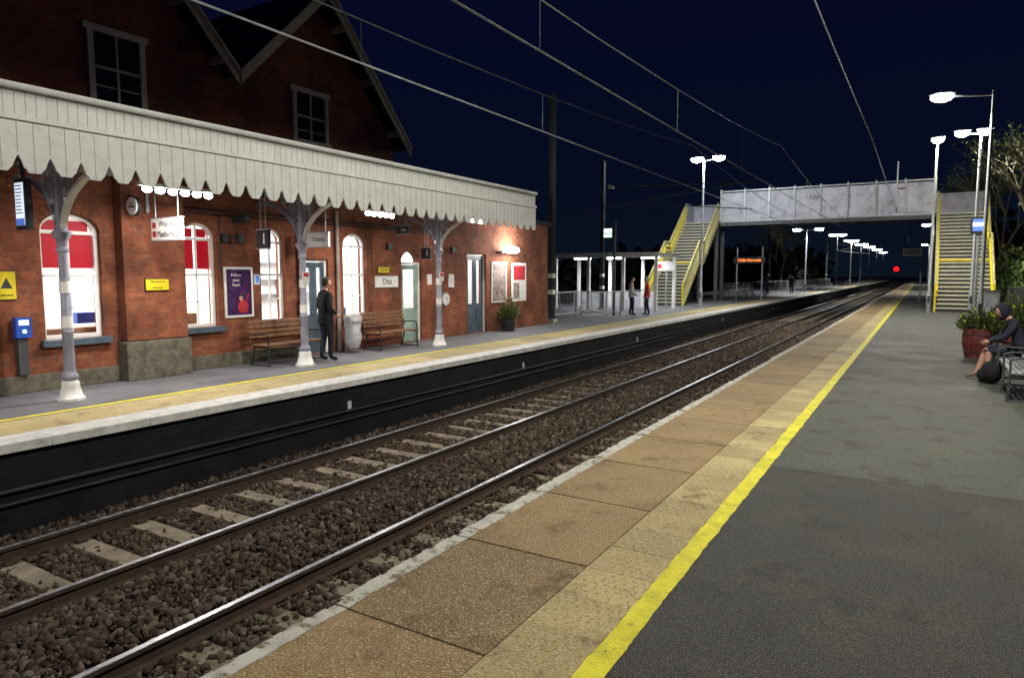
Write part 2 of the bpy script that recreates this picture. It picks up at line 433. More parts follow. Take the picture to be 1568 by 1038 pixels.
# ---------------------------------------------------------------- station building
WX=-12.3
st=empty('brick_station_building')
wins=[(5.65,6.6,.82,2.92),(8.12,8.88,.85,2.92),(9.95,10.62,.85,2.92),(12.42,13.25,.85,2.92)]
doors=[(11.12,11.92,0.02,2.25),(14.62,15.5,0.02,2.55),(17.8,18.9,.02,2.55)]
ops=wins+doors
def wall(b,x0,x1,y0,y1,z0,z1,ops,k):
    ys=sorted(set([y0,y1]+[o[0] for o in ops if y0<o[0]<y1]+[o[1] for o in ops if y0<o[1]<y1]))
    for a,c in zip(ys[:-1],ys[1:]):
        mid=(a+c)/2; cur=z0
        for o in sorted([o for o in ops if o[0]<mid<o[1]],key=lambda o:o[2]):
            if o[2]>cur: b.box(x0,x1,a,c,cur,o[2],k)
            cur=o[3]
        if cur<z1: b.box(x0,x1,a,c,cur,z1,k)
b=MB()
wall(b,WX-.3,WX,-2,14.9,0,4.2,ops,'brick')
wall(b,WX-.3,WX,14.9,23.2,0,3.8,ops,'brick')
def arch(y0,y1,zs,zt,x0,x1,k,n=12):
    c=(y0+y1)/2; hw=(y1-y0)/2
    pts=[(c-hw*math.cos(math.pi*i/n),zs+(zt-zs)*math.sin(math.pi*i/n)) for i in range(n+1)]
    for (a,c2) in zip(pts[:-1],pts[1:]): b.prismX([a,c2,(c2[0],zt+.002),(a[0],zt+.002)],x0,x1,k)
for o in wins+[doors[1]]: arch(o[0],o[1],o[3]-.3,o[3],WX-.298,WX-.001,'brick')
for o in wins:
    c=(o[0]+o[1])/2; hw=(o[1]-o[0])/2
    for i in range(13):
        t0=math.pi*(i+.06)/13; t1=math.pi*(i+.94)/13
        pp=lambda t,e:(c-(hw+e)*math.cos(t),o[3]-.3+(.3+e)*math.sin(t))
        b.prismX([pp(t0,.0),pp(t1,.0),pp(t1,.2),pp(t0,.2)],WX-.01,WX+.012,'brick')
b.box(WX,WX+.25,6.85,8.02,.72,4.1,'brick')
b.obj('walls',st)
b=MB(); b.box(WX,WX+.29,6.81,8.06,0,.70,'stonepl'); b.box(WX,WX+.05,-2,6.8,0,.28,'stonepl'); b.box(WX,WX+.05,8.08,11.0,0,.28,'stonepl'); b.obj('plinth',st,bevel=.015)
G=((4.3,5.45,6.95,8.35,9.30,5.85),(9.26,5.85,11.75,8.35,14.6,5.2))
b=MB()
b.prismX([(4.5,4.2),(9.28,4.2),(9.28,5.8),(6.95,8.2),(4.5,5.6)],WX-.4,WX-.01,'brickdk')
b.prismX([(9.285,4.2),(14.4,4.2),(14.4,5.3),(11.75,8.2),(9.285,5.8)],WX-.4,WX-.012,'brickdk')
b.obj('gable_walls',st)
b=MB()
for (y0,z0,yp,zp,y1,z1) in G:
    for(a,za,c2,zc) in((y0,z0,yp,zp),(yp,zp,y1,z1)):
        vs=[(x,yy,z+t) for t in(0,.1) for yy,z in((a,za),(c2,zc)) for x in(-22,WX+.38)]
        b.hexa(vs,'slate')
b.prismX([(15.0,3.7),(23.3,3.7),(23.3,3.85),(15.0,3.85)],-17,WX+.12,'slate')
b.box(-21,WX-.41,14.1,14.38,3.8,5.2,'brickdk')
b.obj('roof',st)
b=MB()
for (y0,z0,yp,zp,y1,z1) in G:
    for(a,za) in((y0,z0),(y1,z1)):
        for (xa,xb,lo,hi,k) in((WX+.382,WX+.43,-.20,.06,'barge'),(WX+.432,WX+.47,.0,.09,'barge')):
            vs=[(x,yy,z+t) for t in(lo,hi) for yy,z in((a,za),(yp,zp)) for x in(xa,xb)]
            b.hexa(vs,k)
        for q in(.15,.5,.82):
            yy=a+(yp-a)*q; z=za+(zp-za)*q; b.box(WX-.01,WX+.40,yy-.05,yy+.05,z-.2,z-.06,'barge')
b.obj('barge_boards',st)
def window(b,o,x,arched=True,bars=True,k='whiteclean'):
    y0,y1,z0,z1=o; zs=z1-.3 if arched else z1
    fx0,fx1=x-.16,x-.10; t=.06
    b.box(fx0,fx1,y0,y0+t,z0,zs,k); b.box(fx0,fx1,y1-t,y1,z0,zs,k); b.box(fx0,fx1,y0+t,y1-t,z0,z0+t,k)
    zm=(z0+z1)/2-.02
    b.box(fx0+.01,fx1+.01,y0+t,y1-t,zm,zm+.05,k)
    cy=(y0+y1)/2
    if bars: b.box(fx0+.02,fx1-.01,cy-.018,cy+.018,z0+t,z1-.03,k)
    if arched:
        c=cy; hw=(y1-y0)/2; n=12
        P=[(c-hw*math.cos(math.pi*i/n),zs+.3*math.sin(math.pi*i/n)) for i in range(n+1)]
        Q=[(c-(hw-t)*math.cos(math.pi*i/n),zs+(.3-t)*math.sin(math.pi*i/n)) for i in range(n+1)]
        for i in range(n): b.prismX([P[i],P[i+1],Q[i+1],Q[i]],fx0,fx1,k)
        b.box(fx0,fx1,y0+t,y1-t,zs-.05,zs,k)
    else: b.box(fx0,fx1,y0+t,y1-t,z1-t,z1,k)
    if bars:
        for q in((z0+zm)/2,): b.box(fx0+.02,fx1-.01,y0+t,y1-t,q-.012,q+.012,k)
b=MB()
for i,o in enumerate(wins): window(b,o,WX)
for o in wins: b.box(WX-.12,WX+.10,o[0]-.08,o[1]+.08,o[2]-.11,o[2]-.002,'doorblue')
for o in ((6.55,7.55,4.85,6.02),(10.95,12.0,4.95,6.0)):
    x=WX-.012
    for (ya,yb,za,zb) in((o[0],o[0]+.1,o[2],o[3]),(o[1]-.1,o[1],o[2],o[3]),(o[0]-.06,o[1]+.06,o[3],o[3]+.11)): b.box(x,x+.07,ya,yb,za,zb,'barge')
    b.box(x,x+.02,o[0]+.1,o[1]-.1,o[2],o[3],'blueglass')
    c=(o[0]+o[1])/2; zc=(o[2]+o[3])/2
    b.box(x+.02,x+.05,c-.02,c+.02,o[2],o[3],'barge'); b.box(x+.02,x+.055,o[0]+.1,o[1]-.1,zc-.025,zc+.025,'barge')
    b.box(x+.02,x+.045,o[0]+.1,o[1]-.1,zc-.32,zc-.30,'barge')
    b.box(x,x+.1,o[0]-.05,o[1]+.05,o[2]-.08,o[2],'barge')
b.obj('windows',st)
b=MB()
for o in(wins[0],wins[1]): 
    y0,y1=o[0]+.06,o[1]-.06; c=(y0+y1)/2
    for(a,d) in((y0,c-.02),(c+.02,y1)): b.box(WX-.19,WX-.17,a,d,2.0,2.57,'blind')
    for(a,d) in((y0+.05,c-.03),(c+.03,y1-.05)): b.box(WX-.19,WX-.17,a,d,2.63,2.80,'blind')
b.obj('red_blinds',st)
b=MB()
def door(o,k,leafs=1,arched=False):
    y0,y1,z0,z1=o; x=WX-.14; t=.07; zt=z1-.32 if arched else z1
    b.box(x,x+.07,y0,y0+t,z0,zt,'whiteclean'); b.box(x,x+.07,y1-t,y1,z0,zt,'whiteclean'); b.box(x,x+.07,y0+t,y1-t,zt-.06,zt,'whiteclean')
    w=(y1-y0-2*t)/leafs
    for i in range(leafs):
        a=y0+t+i*w+.004; c=a+w-.008
        b.box(x+.01,x+.05,a,c,z0,.95,k); b.box(x+.01,x+.05,a,a+.1,.95,zt-.07,k); b.box(x+.01,x+.05,c-.1,c,.95,zt-.07,k)
        b.box(x+.01,x+.05,a+.1,c-.1,zt-.2,zt-.07,k); b.box(x+.05,x+.062,a+.08,c-.08,.2,.8,k)
        b.cyl((x+.05,c-.05,1.0),(x+.1,c-.05,1.0),.015,'steel')
door(doors[0],'doorblue',2); door(doors[1],'doorgreen',1,True); door(doors[2],'doorblue',2)
b.obj('doors',st)
b=MB()
for (ya,yb) in((4.3,9.4),(9.45,14.1),(14.15,16.5),(17.2,20)):
    b.box(WX-3.1,WX-3.05,ya,yb,0,3.1,'inwall'); b.box(WX-3.05,WX-.31,ya,ya+.04,0,3.1,'inwall'); b.box(WX-3.05,WX-.31,yb-.04,yb,0,3.1,'inwall')
    b.box(WX-3.05,WX-.31,ya+.04,yb-.04,3.05,3.1,'inwall'); b.box(WX-3.05,WX-.31,ya+.04,yb-.04,0,.03,'infloor')
for(y_,w_,z_,h_,k) in((8.05,.3,1.42,.22,'yellowsign'),(10.9,.5,1.2,.6,'poster2'),(12.9,.4,1.2,.6,'poster2'),(15.2,.4,1.1,.5,'blue'),(7.6,.9,.95,.07,'wood')):
    b.box(WX-3.05,WX-3.02,y_,y_+w_,z_,z_+h_,k)
for z in(1.35,1.75,2.2): b.box(WX-3.04,WX-2.8,9.5,14.0,z,z+.03,'seam')
b.box(WX-1.1,WX-.9,6.6,6.95,1.0,1.2,'blue'); b.box(WX-.75,WX-.45,5.6,7.6,.03,.96,'wood'); b.box(WX-.9,WX-.6,8.4,8.8,.03,1.1,'wood')
for x,y_ in((-13.1,12.5),(-13.3,13.2)): b.box(x-.2,x+.2,y_,y_+.45,.45,.5,'blue'); b.box(x-.2,x-.15,y_,y_+.45,.5,1.0,'blue')
b.obj('interior_rooms',st)
for(yc,l,p) in((6.9,4.,330),(11.8,4.,330),(15.3,1.6,90),(18.5,2,80)):
    light('AREA',(WX-1.5,yc,3.0),p,st,(.96,.98,1),1.6,l,name='ceiling_light')
b=MB()
for yy in(4.75,11.0,16.3): b.cyl((WX+.07,yy,.02),(WX+.07,yy,3.9),.04,'dark')
b.cyl((WX+.09,12.15,.02),(WX+.09,12.15,3.4),.045,'barge'); b.cyl((WX+.3,7.3,3.0),(WX+.3,7.3,3.9),.03,'steel')
for z in(3.09,3.18): b.cyl((WX+.03,8.2,z),(WX+.03,17,z),.018,'dark')
for yy in(8.98,9.35,14.0,16.9): b.box(WX,WX+.1,yy,yy+.14,2.55,2.72,'dark')
for yy in(13.42,8.95): b.cyl((WX+.03,yy,1.9),(WX+.03,yy,3.1),.012,'dark')
b.obj('downpipes',st)
b=MB(); b.box(WX+.1,WX+.45,9.2,9.35,2.95,3.1,'dark'); b.cyl((WX+.02,9.27,3.02),(WX+.15,9.27,3.02),.03,'dark'); b.cyl((WX+.45,9.27,3.02),(WX+.5,9.27,3.02),.05,'steeldk'); b.obj('security_camera')

# canopy
cp=empty('platform_canopy')
b=MB(); CX=-9.4; y0,y1=-1.5,17.0; n=int((y1-y0)/.012)
def fringe(t):
    t=t%1; d=abs(t-.5)
    if d<.17: return .06+.15*(1-d/.17)**.75
    if d<.30: return .06*((.30-d)/.13)**.5
    return 0.0
vs=[];fs=[];
for i in range(n+1):
    yy=y0+(y1-y0)*i/n; zb=3.13+fringe(yy/.36)
    for x in(CX,CX-.03): vs+=[(x,yy,zb),(x,yy,3.74)]
for i in range(n):
    a=4*i; c=4*(i+1); fs+=[(a,c,c+1,a+1),(a+2,a+3,c+3,c+2),(a,a+2,c+2,c)]
b.add(vs,fs,'white')
k_=-4
while k_*.36<y1-.1:
    yy=k_*.36; b.box(CX+.0005,CX+.002,yy-.003,yy+.003,3.14,3.735,'seam'); b.box(CX+.0005,CX+.002,yy+.177,yy+.183,3.36,3.735,'seam'); k_+=1
b.obj('valance_fringe',cp)
b=MB(); i=0; yy=y0
while yy<y1-.01:
    e=min(yy+.12,y1); b.box(CX-.045,CX-.014+(R()-.5)*.004,yy+.003,e-.003,3.80,4.10,'white'); yy+=.12
b.box(CX-.05,CX+.035,y0,y1,3.741,3.80,'white'); b.box(CX-.06,CX+.06,y0,y1,4.101,4.17,'white'); b.box(CX-.05,CX-.046,y0,y1-.01,3.8,4.1,'seam')
b.box(-12.28,CX-.05,y1-.03,y1,3.5,4.15,'white'); b.box(-12.28,CX-.05,-1.5,-1.47,3.5,4.15,'white')
b.obj('fascia',cp)
b=MB()
b.hexa([(x,yy,z) for t in(0,.05) for yy in(y0,y1) for x,z in((-12.29,4.19+t),(CX-.06,4.09+t))],'steeldk')
b.obj('canopy_roof',cp)
b=MB(); yy=y0+.3
while yy<y1:
    b.box(-12.28,CX-.06,yy-.04,yy+.04,3.92,4.08,'barge'); yy+=1.16
b.box(-11.08,-10.92,y0,y1-.05,3.6,3.915,'barge'); b.box(-9.62,-9.5,y0,y1-.05,3.76,3.915,'barge'); b.box(-12.28,-12.1,y0,6.8,3.6,3.9,'barge')
b.obj('beams',cp)
colY=[.75,5.35,9.95,14.6]
for i,yc in enumerate(colY):
    b=MB()
    b.lathe((-11,yc,0),[(0,.20),(.04,.20),(.06,.17),(.22,.125),(.26,.13),(.3,.11)],'whiteclean',8)
    b.lathe((-11,yc,0),[(.30,.085),(.34,.115),(.38,.115),(.42,.085),(.46,.08),(1.0,.074),(1.02,.088),(1.05,.088),(1.07,.072),(2.22,.064),(2.24,.085),(2.28,.085),(2.3,.066),(2.40,.08),(2.46,.12),(2.52,.13),(2.54,.10),(2.6,.075),(3.3,.07),(3.45,.12),(3.6,.13)],'lilac',14)
    for z in(1.10,1.62): b.cyl((-11,yc,z),(-11,yc,z+.17),.079,'whiteclean',n=14)
    b.obj('column_%d'%i,cp,smooth=True)
    b=MB()
    for sgn,L in((1,1.45),(-1,1.2)):
        P=[];n=16
        for q in range(n+1):
            t=math.pi/2*q/n
            P.append((-11+sgn*(.07+L*(1-math.cos(t))),yc,2.5+(3.40-2.5)*math.sin(t)))
        for a,c in zip(P[:-1],P[1:]):
            b.hexa([(p[0],yc+s,p[2]+t) for t in(-.03,.03) for s in(-.05,.05) for p in(a,c)],'whiteclean' if sgn>0 else 'lilac')
        b.box(min(-11,-11+sgn*L),max(-11,-11+sgn*L),yc-.045,yc+.045,3.62,3.70,'lilac')
        for (fx,fz,rr) in((.17,3.43,.13),(.40,3.49,.09),(.14,3.13,.10),(.62,3.53,.06),(.10,2.9,.06),(.80,3.56,.04),(.3,3.25,.07),(.28,3.5,.04),(.5,3.4,.05),(.17,3.27,.05)):
            b.torus((-11+sgn*(fx+.03),yc,fz),rr,.018,'lilac','Y',12)
            b.torus((-11+sgn*(fx+.03),yc,fz),rr*.5,.015,'lilac','Y',10)
        for q in range(3,n,3):
            p=P[q]; b.cyl(p,(p[0]-sgn*.12,yc,3.62),.016,'lilac',n=5)
    b.obj('bracket_%d'%i,cp)
def fixture(ya,yb,x=-10.6,z=3.24,n=6,p=120):
    b=MB(); b.box(x-.05,x+.05,ya-.05,yb+.05,z+.05,z+.1,'whiteclean'); b.cyl((x,ya,z+.1),(x,ya,3.92),.01,'steel'); b.cyl((x,yb,z+.1),(x,yb,3.92),.01,'steel')
    for i in range(n):
        c=ya+(yb-ya)*(i+.5)/n; b.ell((x,c,z),(.045,(yb-ya)/n*.38,.055),'tube')
    b.obj('canopy_light_fitting',cp)
    light('AREA',(x,(ya+yb)/2,z-.07),p,cp,(1,.93,.86),.25,yb-ya,name='canopy_light')
fixture(6.35,7.65,p=135); fixture(11.4,12.4,p=95,n=5); fixture(2.2,3.4,p=70); fixture(15.4,16.3,p=55,z=3.35)
wl=empty('wall_light'); b=MB(); b.box(-12.3,-12.1,19.6,20.6,2.62,2.68,'steel'); b.ell((-12.05,20.1,2.72),(.14,.5,.12),'lampcool'); b.obj('lamp_body',wl)
light('POINT',(-11.75,20.1,2.75),190,wl,(1,.97,.92),.15)

# ---- signs
def hang_sign(name,x0,x1,y,z0,z1,k,txt,tk,ts,top=3.9):
    e=empty(name); b=MB(); b.box(x0,x1,y-.03,y+.03,z0,z1,k); b.box(x0-.015,x1+.015,y-.035,y+.035,z1+.001,z1+.02,'steel'); b.box(x0-.015,x1+.015,y-.035,y+.035,z0-.02,z0-.001,'steel')
    for x in(x0+.1,x1-.1): b.cyl((x,y,z1),(x,y,top),.01,'steel')
    b.obj('panel',e)
    n=len(txt)
    for i,t in enumerate(txt): text(t,((x0+x1)/2+.05,y-.034,z1-(z1-z0)*(i+.5)/n),ts,tk,e,'-Y')
    return e
e=hang_sign('way_out_sign',-11.7,-10.85,7.2,2.5,2.86,'gloss',['Way out','Platform 2'],'dark',.14)
b=MB(); b.box(-11.66,-11.56,7.165,7.169,2.7,2.8,'redcoat'); b.box(-11.66,-11.56,7.165,7.169,2.55,2.65,'redcoat'); b.obj('symbol',e)
hang_sign('platform_number_sign',-11.55,-11.2,9.3,2.42,2.78,'dark',['1'],'gloss',.3)
hang_sign('platform_number_sign',-11.95,-11.65,15.1,2.32,2.62,'dark',['1'],'gloss',.25)
hang_sign('direction_sign',-12.0,-11.3,11.0,2.52,2.82,'gloss',['Tickets'],'dark',.14)
hang_sign('hanging_dark_sign',-11.9,-11.5,14.0,2.95,3.15,'dark',['Exit'],'gloss',.1)
def wall_sign(name,y0,y1,z0,z1,k,txt,tk,ts,x=WX,frame='whiteclean',fr=.03):
    e=empty(name); b=MB(); b.box(x+.002,x+.03,y0,y1,z0,z1,frame); b.box(x+.03,x+.036,y0+fr,y1-fr,z0+fr,z1-fr,k); b.obj('board',e)
    n=len(txt)
    for i,t in enumerate(txt): text(t,(x+.038,(y0+y1)/2,z1-(z1-z0)*(i+.5)/n),ts,tk,e)
    return e
e=wall_sign('poster_board',9.02,9.72,1.0,2.05,'posterdk',[],'gloss',.1,fr=.05)
for i,t in enumerate(['Follow','your','heart']): text(t,(WX+.038,9.3,1.88-.1*i),.09,'gloss',e)
b=MB(); b.ell((WX+.04,9.45,1.22),(.004,.13,.14),'redcoat'); b.ell((WX+.042,9.40,1.40),(.004,.05,.06),'skin'); b.ell((WX+.041,9.42,1.45),(.004,.06,.05),'hair'); b.cyl((WX+.04,9.5,1.3),(WX+.04,9.6,1.5),.012,'redcoat',n=5); b.obj('artwork',e)
wall_sign('station_name_sign',13.55,14.45,1.55,1.85,'gloss',['Diss'],'dark',.22,fr=.015)
wall_sign('yellow_notice',7.2,7.66,1.6,1.82,'yellowsign',['This door is','alarmed'],'dark',.06,x=WX+.25,frame='dark',fr=.012)
wall_sign('yellow_notice',13.65,14.1,1.93,2.1,'yellowsign',['CCTV'],'dark',.1,frame='dark',fr=.01)
e=wall_sign('warning_sign',4.98,5.26,1.5,1.95,'yellowsign',['','','electric'],'dark',.06,frame='dark',fr=.01)
b=MB(); b.prismX([(5.04,1.68),(5.2,1.68),(5.12,1.85)],WX+.038,WX+.041,'dark'); b.obj('triangle',e)
wall_sign('small_notice',9.76,9.9,1.68,1.90,'screenblue',[],'gloss',.1)
wall_sign('small_notice',15.75,15.95,1.6,1.9,'gloss',[],'dark',.1)
wall_sign('small_notice',16.8,17.05,1.5,1.9,'gloss',['i'],'dark',.2)
wall_sign('poster_board',19.2,20.15,.95,2.3,'poster2',[],'gloss',.1,fr=.06)
e=wall_sign('poster_board',20.5,21.5,.95,2.3,'gloss',[],'gloss',.1,fr=.06)
b=MB(); b.box(WX+.037,WX+.039,20.6,21.4,1.7,2.2,'redcoat'); b.box(WX+.037,WX+.039,20.6,21.0,1.05,1.6,'poster2'); b.obj('artwork',e)
for yc in(9.95,14.6):
    e=empty('column_notice'); b=MB(); b.box(-10.92,-10.905,yc-.09,yc+.09,1.72,1.95,'gloss'); b.box(-10.904,-10.901,yc-.07,yc+.07,1.85,1.93,'redcoat'); b.obj('plate',e)
e=empty('round_sign'); b=MB(); b.cyl((WX+.45,6.95,3.08),(WX+.45,7.0,3.08),.17,'dark',n=24); b.cyl((WX+.45,6.92,3.08),(WX+.45,6.95,3.08),.15,'gloss',n=24); b.cyl((WX+.45,7.0,3.2),(WX+.1,7.0,3.35),.02,'dark'); b.obj('disc',e); text('no\nsmoking',(WX+.45,6.915,3.1),.06,'dark',e,'-Y')
e=empty('wall_clock'); b=MB(); b.cyl((WX+.01,16.6,1.15),(WX+.06,16.6,1.15),.2,'steel',n=24); b.cyl((WX+.06,16.6,1.15),(WX+.07,16.6,1.15),.17,'gloss',n=24); b.box(WX+.071,WX+.075,16.59,16.61,1.15,1.28,'dark'); b.box(WX+.071,WX+.075,16.6,16.7,1.14,1.16,'dark'); b.obj('face',e)
e=empty('information_screen'); b=MB(); b.box(-11.64,-11.33,5.04,5.14,2.56,3.3,'dark'); b.box(-11.61,-11.36,5.034,5.039,2.62,3.24,'screen'); b.cyl((-11.48,5.1,3.3),(-11.48,5.1,3.92),.03,'dark')
for i in range(9): b.box(-11.59,-11.44+.05*R(),5.029,5.033,3.19-.05*i,3.205-.05*i,'dark')
b.box(-11.61,-11.36,5.029,5.033,2.62,2.72,'screenblue'); b.obj('screen',e)
e=empty('help_point'); b=MB(); b.box(-12.3,-12.0,4.55,4.7,0,3.3,'dark'); b.box(WX+.05,WX+.16,5.16,5.38,.9,1.22,'blue'); b.box(WX+.16,WX+.166,5.2,5.34,1.1,1.18,'screen'); b.cyl((WX+.16,5.27,1.0),(WX+.18,5.27,1.0),.03,'greenlit'); b.box(WX,WX+.1,5.2,5.34,.3,.9,'steeldk'); b.obj('unit',e)

# ---------------------------------------------------------------- benches
def bench(name,x,y0,y1,face=1,back=True,k='wood',fr='dark'):
    e=empty(name); b=MB()
    for i in range(6): b.box(x-.02+face*(i*.075),x-.02+face*(i*.075)+.06,y0,y1,.42,.45,k)
    if back:
        for i in range(4):
            z=.56+i*.1; xx=x-face*(.07+.03*i); b.box(xx-.015,xx+.015,y0,y1,z,z+.075,k)
    n=max(2,int((y1-y0)/.9)+1)
    for j in range(n):
        yy=y0+.08+(y1-y0-.16)*j/(n-1)
        b.tube([(x+face*.42,yy,0),(x+face*.40,yy,.40),(x-face*.05,yy,.40),(x-face*.20,yy,.95)],.02,fr,8)
        b.cyl((x-face*.02,yy,.40),(x-face*.12,yy,0),.02,fr)
        b.tube([(x+face*.40,yy,.40),(x+face*.41,yy,.62),(x+face*.3,yy,.66),(x-face*.1,yy,.64)],.017,fr,8)
        b.cyl((x-face*.2,yy,.012),(x+face*.46,yy,.012),.014,fr)
    b.obj('frame_and_slats',e,bevel=.004); return e
bench('platform_bench',-11.9,9.35,11.0); bench('platform_bench',-11.9,12.75,14.35)
e=empty('litter_bag'); b=MB(); b.torus((-11.75,12.15,.87),.21,.015,'steel','Z',16); b.cyl((-12.0,12.15,.0),(-12.0,12.15,.95),.025,'steel')
b.lathe((-11.75,12.15,0),[(.10,.05),(.13,.13),(.25,.18),(.4,.2),(.55,.19),(.7,.2),(.85,.205),(.89,.225),(.78,.22)],'bag',18,.16); b.obj('bag_and_hoop',e,smooth=True)
def planter(name,x,y,r,h,ph=.5,pr=.45,n=900,k='woodred',fl=0):
    e=empty(name); b=MB(); nn=18
    for i in range(nn):
        a=2*math.pi*i/nn; a2=2*math.pi*(i+.88)/nn
        vs=[]
        for z,rr in((0,r*.82),(h*.5,r),(h,r*.97)):
            vs+=[(x+rr*math.cos(a),y+rr*math.sin(a),z),(x+rr*math.cos(a2),y+rr*math.sin(a2),z)]
        b.add(vs,[(0,1,3,2),(2,3,5,4)],k)
    b.lathe((x,y,0),[(0,r*.8),(h*.5,r*.97),(h*.93,r*.93)],'dark',18)
    b.torus((x,y,h*.8),r*1.0,.012,'steeldk','Z',20); b.torus((x,y,h*.2),r*.92,.012,'steeldk','Z',20); b.obj('tub',e)
    b=MB()
    for i in range(n):
        a=R()*6.28; q=R()**.5*pr; px,py=x+q*math.cos(a),y+q*math.sin(a); 
        hh=h-.05+ph*R()*(1.15-q/pr*.6)*(.75+.3*math.sin(a*3))
        d=Vector((math.cos(a)*.6+R()-.5,math.sin(a)*.6+R()-.5,R()*1.2)).normalized(); l=.07+.13*R(); s=d.cross(Vector((R(),R(),R()))).normalized()*.02
        p=Vector((px,py,hh)); b.add([p-s*.4,p+d*l*.5-s,p+d*l,p+d*l*.5+s],[(0,1,2,3)],'leafl' if R()<.65 else 'leafd')
    for i in range(30):
        a=R()*6.28; q=R()*pr*.7; b.cyl((x+q*.4*math.cos(a),y+q*.4*math.sin(a),h*.8),(x+q*math.cos(a),y+q*math.sin(a),h+ph*R()),.006,'leafd',n=4)
    for i in range(fl):
        a=R()*6.28; q=R()**.5*pr; c=(x+q*math.cos(a),y+q*math.sin(a),h+ph*(.5+.5*R())*(1.1-q/pr*.5))
        b.ell(c,(.03,.03,.022),'petal',6,4); b.cyl((c[0],c[1],h*.8),c,.004,'leafl',n=4)
    b.obj('foliage',e)
planter('planter_tub',1.22,19.0,.36,.66,ph=.5,pr=.42,fl=12); planter('planter_tub',1.95,18.6,.36,.66,ph=.85,pr=.6,n=1900,fl=26)
planter('planter_tub',-11.95,19.7,.25,.45,ph=.7,pr=.3,n=700,k='dark')

# ---------------------------------------------------------------- lamp posts
def lamp(name,x,y,h,heads,power,col=(1,.945,.82),r=.07,hk='lampwhite',hs=.26,kind='SPOT',spot=146):
    e=empty(name); b=MB()
    b.lathe((x,y,0),[(0,.13),(.02,.13),(.03,r*1.45),(1.1,r*1.4),(1.15,r),(h,r*.65)],'steel',12)
    b.box(x-.06,x+.06,y-r*1.42-.006,y-r*1.4,.5,.85,'steeldk')
    for (dx,dy) in heads:
        hx,hy=x+dx,y+dy
        b.cyl((x,y,h-.15),(hx,hy,h-.02),.035,'steel')
        b.ell((hx,hy,h+.07),(hs*1.2,hs*.9,.09),'steel',14,8); b.ell((hx,hy,h-.04),(hs,hs*.8,.17),hk,14,8)
    b.obj('post_and_heads',e,smooth=True)
    for (dx,dy) in heads:
        if power>0: light(kind,(x+dx,y+dy,h-.34),power,e,col,.15,spot=spot if kind=='SPOT' else None)
    return e
lamp('street_lamp',1.85,30,8.35,[(-1.55,0)],2800,hs=.36)
lamp('street_lamp',2.3,9.0,8.3,[(-1.7,0)],3400,spot=158)
lamp('street_lamp',2.3,-9.5,8.3,[(-2.6,0)],2600,spot=150)
lamp('street_lamp',.32,39.2,8.3,[(0,-.3)],800)
lamp('street_lamp',2.05,39.5,8.6,[(-.75,0),(.15,0)],600,kind='POINT',hs=.3)
lamp('street_lamp',-11.05,39.9,8.5,[(-.42,0),(.85,0)],1100,(.93,.97,1),hs=.33,kind='POINT')
lamp('street_lamp',-10.6,78,6.6,[(-1,0),(1.2,0)],1500,(.93,.97,1),hs=.42)
for(y_,h_) in((108,7.5),(130,7.6),(152,7.8),(176,8.1),(205,8.4),(240,8.6)):
    lamp('street_lamp',-10.6,y_,h_,[(-.6,0),(.6,0)],0,hs=.55,hk='lampcool')
lamp('street_lamp',-9.6,118,7.0,[(0,.0)],3000,hs=.5)
lamp('street_lamp',.9,90,7.4,[(-.8,0)],1500,hs=.42)
lamp('street_lamp',.9,150,7.4,[(-.8,0)],1500,hs=.5)

# ---------------------------------------------------------------- footbridge
fb=empty('footbridge')
BY0,BY1=48.7,50.7; ZD=5.5
b=MB(); b.box(-14.7,3.0,BY0,BY1,5.40,ZD,'steeldk')
for yy in(BY0,BY1):
    s=-1 if yy==BY0 else 1
    def bb(x0,x1,a,c,z0,z1,k): b.box(x0,x1,min(yy+s*a,yy+s*c),max(yy+s*a,yy+s*c),z0,z1,k)
    bb(-12.2,.45,0,.1,5.22,5.46,'steeldk'); bb(-12.2,.45,0,.16,5.461,5.52,'steel')
    x=-12.2
    while x<.4: bb(x+.045,min(x+1.535,.45),0,.03,5.66+(R()-.5)*.01,7.45,'bridge'); x+=1.58
    bb(-12.2,.45,0,.12,7.52,7.60,'steel'); bb(-12.2,.45,0,.08,5.52,5.64,'bridge')
    x=-12.2
    while x<.5: bb(x-.05,x+.05,.03,.13,5.53,7.7,'steel'); x+=1.58
for x in(-14.7,3.0): b.box(x-.04,x+.04,BY0,BY1,ZD,6.9,'bridge')
b.box(-14.7,-12.2,BY1-.04,BY1,ZD,6.9,'bridge'); b.box(.5,3.0,BY1-.04,BY1,ZD,6.9,'bridge')
for x in(-14.4,-12.5,.7,2.8):
    for yy in(BY0+.2,BY1-.2): b.box(x-.12,x+.12,yy-.12,yy+.12,0,5.4,'steeldk')
b.obj('span',fb)
text('ABR',(-6.2,BY0-.035,6.85),.42,'steeldk',fb,'-Y',name='graffiti')
